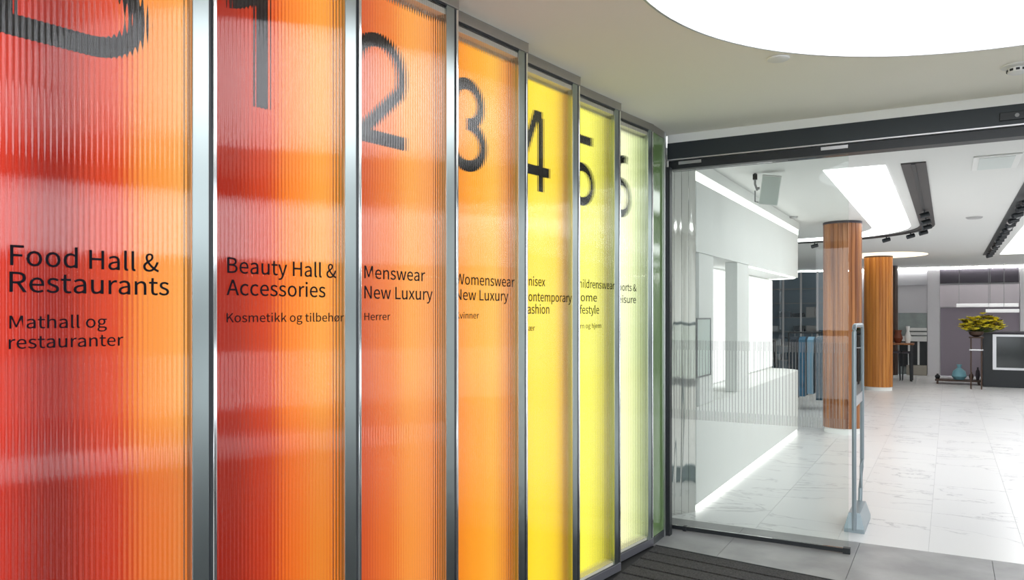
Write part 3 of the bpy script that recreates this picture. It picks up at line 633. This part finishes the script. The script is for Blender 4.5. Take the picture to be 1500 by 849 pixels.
# black display cabinet right
cb0, cb1 = at(1440, 553, 20.6), at(1512, 486, 20.6)
CB = thing('display_cabinet', 'black display cabinet with silver framed glass front at the right edge', 'cabinet', (cb0.x, 20.6, 0))
w_, h_ = cb1.x-cb0.x, cb1.z
bm = BM(); box(bm, 0, w_, 0, .7, 0, h_-.04, .004); obj('carcass', bm, M_black, CB)
bm = BM(); box(bm, -.02, w_+.02, -.03, .72, h_-.039, h_, .004); obj('top', bm, M_dark, CB)
fx0, fz0, fz1 = at(1454, 0, 20.6).x-cb0.x, at(0, 541, 20.6).z if False else at(1454, 541, 20.6).z, at(1454, 489, 20.6).z
fz1 = min(fz1, h_-.06)
for nm, q in (('frame_rail', (fx0, w_-.02, fz0, fz0+.05)), ('frame_rail', (fx0, w_-.02, fz1-.05, fz1)), ('frame_stile', (fx0, fx0+.07, fz0+.051, fz1-.051)), ('frame_stile', (w_-.09, w_-.02, fz0+.051, fz1-.051))):
    bm = BM(); box(bm, q[0], q[1], -.029, -.002, q[2], q[3]); obj(nm, bm, M_silver, CB)
bm = BM(); box(bm, fx0+.07, w_-.09, -.010, -.002, fz0+.051, fz1-.051); obj('glass_front', bm, mat('smoked_glass', (.03, .035, .035, 1), .08), CB)
# flower stand, vase and bouquet
fp = at(1430, 551, 19.9)
ST_ = thing('flower_stand', 'tall slim dark wooden stand carrying the yellow bouquet', 'stand', (fp.x, fp.y, 0))
zt_ = at(1430, 493, 19.9).z
for sx in (-1, 1):
    for sy in (-1, 1):
        bm = BM(); box(bm, sx*.10-.012, sx*.10+.012, sy*.10-.012, sy*.10+.012, 0, zt_-.03); obj('leg', bm, M_brown, ST_)
bm = BM(); box(bm, -.14, .14, -.14, .14, zt_-.029, zt_, .004); obj('top', bm, M_brown, ST_)
bm = BM(); box(bm, -.13, .13, -.13, .13, zt_-.30, zt_-.275); obj('shelf', bm, M_silver, ST_)
FL = thing('bouquet', 'loose spreading bouquet of yellow flowers in a dark bowl on the slim stand', 'flowers', (fp.x, fp.y, zt_))
bm = BM(); lathe(bm, [(.05, 0.001), (.13, .05), (.15, .12), (.13, .12), (.02, .05)], 0, 0, 20); obj('bowl', bm, M_brown, FL, 'auto')
rnd = random.Random(3)
bmf, bml, bms = BM(), BM(), BM()
for k in range(170):
    t = rnd.uniform(0, 2*math.pi); r = rnd.random()**.6; x = r*math.cos(t)*.42+.10; y = r*math.sin(t)*.26; z = .30+rnd.uniform(-.16, .24)*(1-r*.5)-.08*r
    tube(bms, [(x*.15, y*.15, .10), (x*.6, y*.6, z*.7), (x, y, z)], .004, 4)
    tgt = bmf if rnd.random() < .8 else bml
    for p in range(6):
        a0 = p*math.pi/3+t; s_ = .075+rnd.random()*.035; c = Vector((x, y, z)); d = Vector((math.cos(a0), math.sin(a0), .5)).normalized(); e = Vector((-math.sin(a0), math.cos(a0), 0))
        v = [tgt.verts.new(c), tgt.verts.new(c+d*s_*.6+e*s_*.4), tgt.verts.new(c+d*s_), tgt.verts.new(c+d*s_*.6-e*s_*.4)]; tgt.faces.new(v)
o = obj('blossoms', bmf, M_yellow, FL); o['kind'] = 'stuff'
o = obj('leaves', bml, mat('leaf_brown', srgb(96, 84, 40), .7), FL); o['kind'] = 'stuff'
o = obj('stems', bms, mat('stem_green', srgb(70, 84, 36), .7), FL); o['kind'] = 'stuff'
# low things on the floor by the curtain
vp = at(1405, 546, 21.2); bm = BM(); lathe(bm, [(.10, .001), (.16, .08), (.13, .2), (.04, .28), (.05, .34), (.06, .36)], 0, 0, 20)
TR = thing('low_table', 'low dark tray table in front of the mauve curtain', 'table', (vp.x+.05, 21.2, 0))
b2 = BM(); box(b2, -.55, .40, -.25, .25, .07, .10, .003); obj('tabletop', b2, M_brown, TR)
for sx in (-.5, .35):
    for sy in (-.2, .2): b2 = BM(); box(b2, sx-.02, sx+.02, sy-.02, sy+.02, 0, .069); obj('leg', b2, M_brown, TR)
tag(obj('vase', bm, M_paleblue, None, 'auto', (vp.x, 21.2, .101)), 'pale blue vase on the low tray table before the curtain', 'vase')
for dx, hh, rr, lab, mm in ((-.45, .12, .06, 'small black bowl left of the pale blue vase', M_black), (.25, .18, .05, 'small reddish brown jar right of the pale blue vase', M_brown), (.38, .30, .05, 'slender dark bottle by the flower stand on the low table', M_dark)):
    bm = BM(); lathe(bm, [(rr*.6, .001), (rr, hh*.4), (rr*.8, hh*.7), (rr*.35, hh*.85), (rr*.4, hh)], 0, 0, 16)
    tag(obj('jar', bm, mm, None, 'auto', (vp.x+dx, 21.25, .101)), lab, 'jar')
# bar tables beside far column
for px, lab in ((1322, 'tall bar table with dark top just right of the timber columns'),):
    bp = at(px, 549, 21.6); T = thing('bar_table', lab, 'table', (bp.x, bp.y, 0)); ht = at(px, 502, 21.6).z
    bm = BM(); box(bm, -.38, .26, -.3, .3, ht-.04, ht, .004); obj('tabletop', bm, M_wood, T)
    for sx in (-.33, .21):
        for sy in (-.25, .25): bm = BM(); box(bm, sx-.02, sx+.02, sy-.02, sy+.02, 0, ht-.041); obj('leg', bm, M_black, T)
    bm = BM(); lathe(bm, [(.06, 0.001), (.11, .12), (.07, .25), (.09, .32)], 0, 0, 16)
    tag(obj('vase', bm, mat('rust_glaze', srgb(120, 62, 40), .5), None, 'auto', (bp.x-.1, bp.y, ht)), 'rust brown vase on the bar table beside the columns', 'vase')
    bm = BM(); lathe(bm, [(.05, 0.001), (.08, .15), (.03, .3), (.05, .42)], 0, 0, 16)
    tag(obj('vase', bm, M_white, None, 'auto', (bp.x+.12, bp.y, ht)), 'white slender vase on the bar table beside the columns', 'vase')
for k, (dx, lab) in enumerate(((-.14, 'left dark bar stool under the bar table'), (.09, 'right dark bar stool under the bar table'))):
    T = thing('bar_stool', lab, 'stool', (bp.x+dx, bp.y-.02, 0), 0, 'bar stools')
    bm = BM(); box(bm, -.10, .10, -.16, .16, .68, .73, .01); obj('seat', bm, M_dark, T)
    for sx in (-.08, .08):
        for sy in (-.14, .14): bm = BM(); tube(bm, [(sx*1.15, sy*1.15, 0), (sx*.8, sy*.8, .679)], .011, 8); obj('leg', bm, M_black, T)
# left background behind the counter: shelf wall, garments on a rail, leaning pole
SH = thing('shelf_wall', 'slate blue shelving wall seen between counter and walnut column', 'shelving', (0, 22.6, 0))
x0, x1 = at(1120, 0, 22.6).x, at(1218, 0, 22.6).x
bm = BM(); box(bm, x0, x1, .3, .34, 0, HS-.08); obj('back_panel', bm, M_blue, SH)
for k, zz in enumerate((.35, .75, 1.15, 1.55, 1.95, 2.35)):
    bm = BM(); box(bm, x0, x1, .0, .299, zz, zz+.03); obj('shelf', bm, mat('shelf_grey', srgb(130, 140, 146), .5), SH)
for px in (1120, 1146, 1172, 1196):
    xx = at(px, 0, 22.6).x; bm = BM(); box(bm, xx, xx+.05, -.02, -.001, 0, HS-.08); obj('upright', bm, M_grey, SH)
cn = ['pale grey', 'slate blue', 'charcoal', 'mid grey', 'dusty blue']
cols = [srgb(180, 190, 196), srgb(60, 80, 96), srgb(36, 50, 60), srgb(150, 150, 150), srgb(90, 120, 140)]
for zz in (.38, .78, 1.18, 1.58):
    xx = x0+.1; k = -1
    while xx < x1-.3:
        wv = rnd.uniform(.22, .34); hv = rnd.uniform(.10, .28); k += 1
        if k > 4: break
        if rnd.random() < .85:
            bm = BM(); box(bm, xx, xx+wv, .03, .27, zz+.001, zz+hv, .01)
            names = {.38: 'bottom shelf', .78: 'second shelf', 1.18: 'third shelf', 1.58: 'fourth shelf'}
            tag(obj('folded_garment', bm, mat('folded_cloth', cols[k % 5], .8), None, False, (0, 22.6, 0)), '%s folded garments on the %s of the slate blue shelving' % (cn[k], names[zz]), 'clothes', 'folded clothes on the %s' % names[zz])
        xx += wv+.06
rp = at(1191, 545, 14.2); RL = thing('clothes_rail', 'black clothes rail with two uprights behind the walnut column', 'clothes rail', (rp.x, rp.y, 0))
RH = at(1191, 487, 14.2).z
for s_ in (-.40, .40): bm = BM(); tube(bm, [(s_, 0, .0), (s_, 0, RH)], .014, 8); tube(bm, [(s_, -.2, .015), (s_, .2, .015)], .014, 8); obj('upright', bm, M_black, RL)
bm = BM(); tube(bm, [(-.40, 0, RH), (.40, 0, RH)], .014, 8); obj('cross_bar', bm, M_black, RL)
gl = ['navy coat hanging first on the black clothes rail', 'teal blue jacket hanging second on the clothes rail', 'light blue shirt hanging third on the clothes rail', 'dark teal jacket hanging fourth on the clothes rail', 'bright blue shirt hanging nearest the walnut column']
gm = [M_navy, M_tealcloth, mat('light_blue_cloth', srgb(110, 150, 175), .8), mat('dark_teal_cloth', srgb(24, 60, 78), .8), mat('bright_blue_cloth', srgb(30, 120, 165), .8)]
for k in range(5):
    T = thing('garment', gl[k], 'clothes', (rp.x-.30+k*.14, rp.y, 0), 0, 'garments on the rail')
    bm = BM(); z1_, z0_ = RH-.07, .18+.05*((k*7) % 3)
    prof = [(-.17, z1_-.05), (-.03, z1_), (.03, z1_), (.17, z1_-.05), (.21, z1_-.45), (.19, z0_), (-.19, z0_), (-.21, z1_-.45)]
    f_ = [bm.verts.new((-.05, y_, z_)) for y_, z_ in prof]; b_ = [bm.verts.new((.05, y_, z_)) for y_, z_ in prof]
    bm.faces.new(f_); bm.faces.new(b_[::-1])
    for q in range(8): bm.faces.new((f_[q], f_[(q+1) % 8], b_[(q+1) % 8], b_[q]))
    obj('cloth', bm, gm[k], T, smooth=False)
    bm = BM(); tube(bm, [(0, 0, z1_), (0, 0, z1_+.03), (0, .02, z1_+.05), (0, .02, RH+.014), (0, -.01, RH+.022)], .004, 6); obj('hanger_hook', bm, M_silver, T)
pp = at(1139, 530, 13.0); bm = BM(); p_t, p_b = at(1134, 498, 13.0), at(1146, 549, 13.0)
tube(bm, [(p_t.x, 13.0, p_t.z), (p_b.x, 12.8, .005)], .03, 8); tag(obj('leaning_pole', bm, M_black), 'short black pole leaning behind the rounded counter end', 'pole')
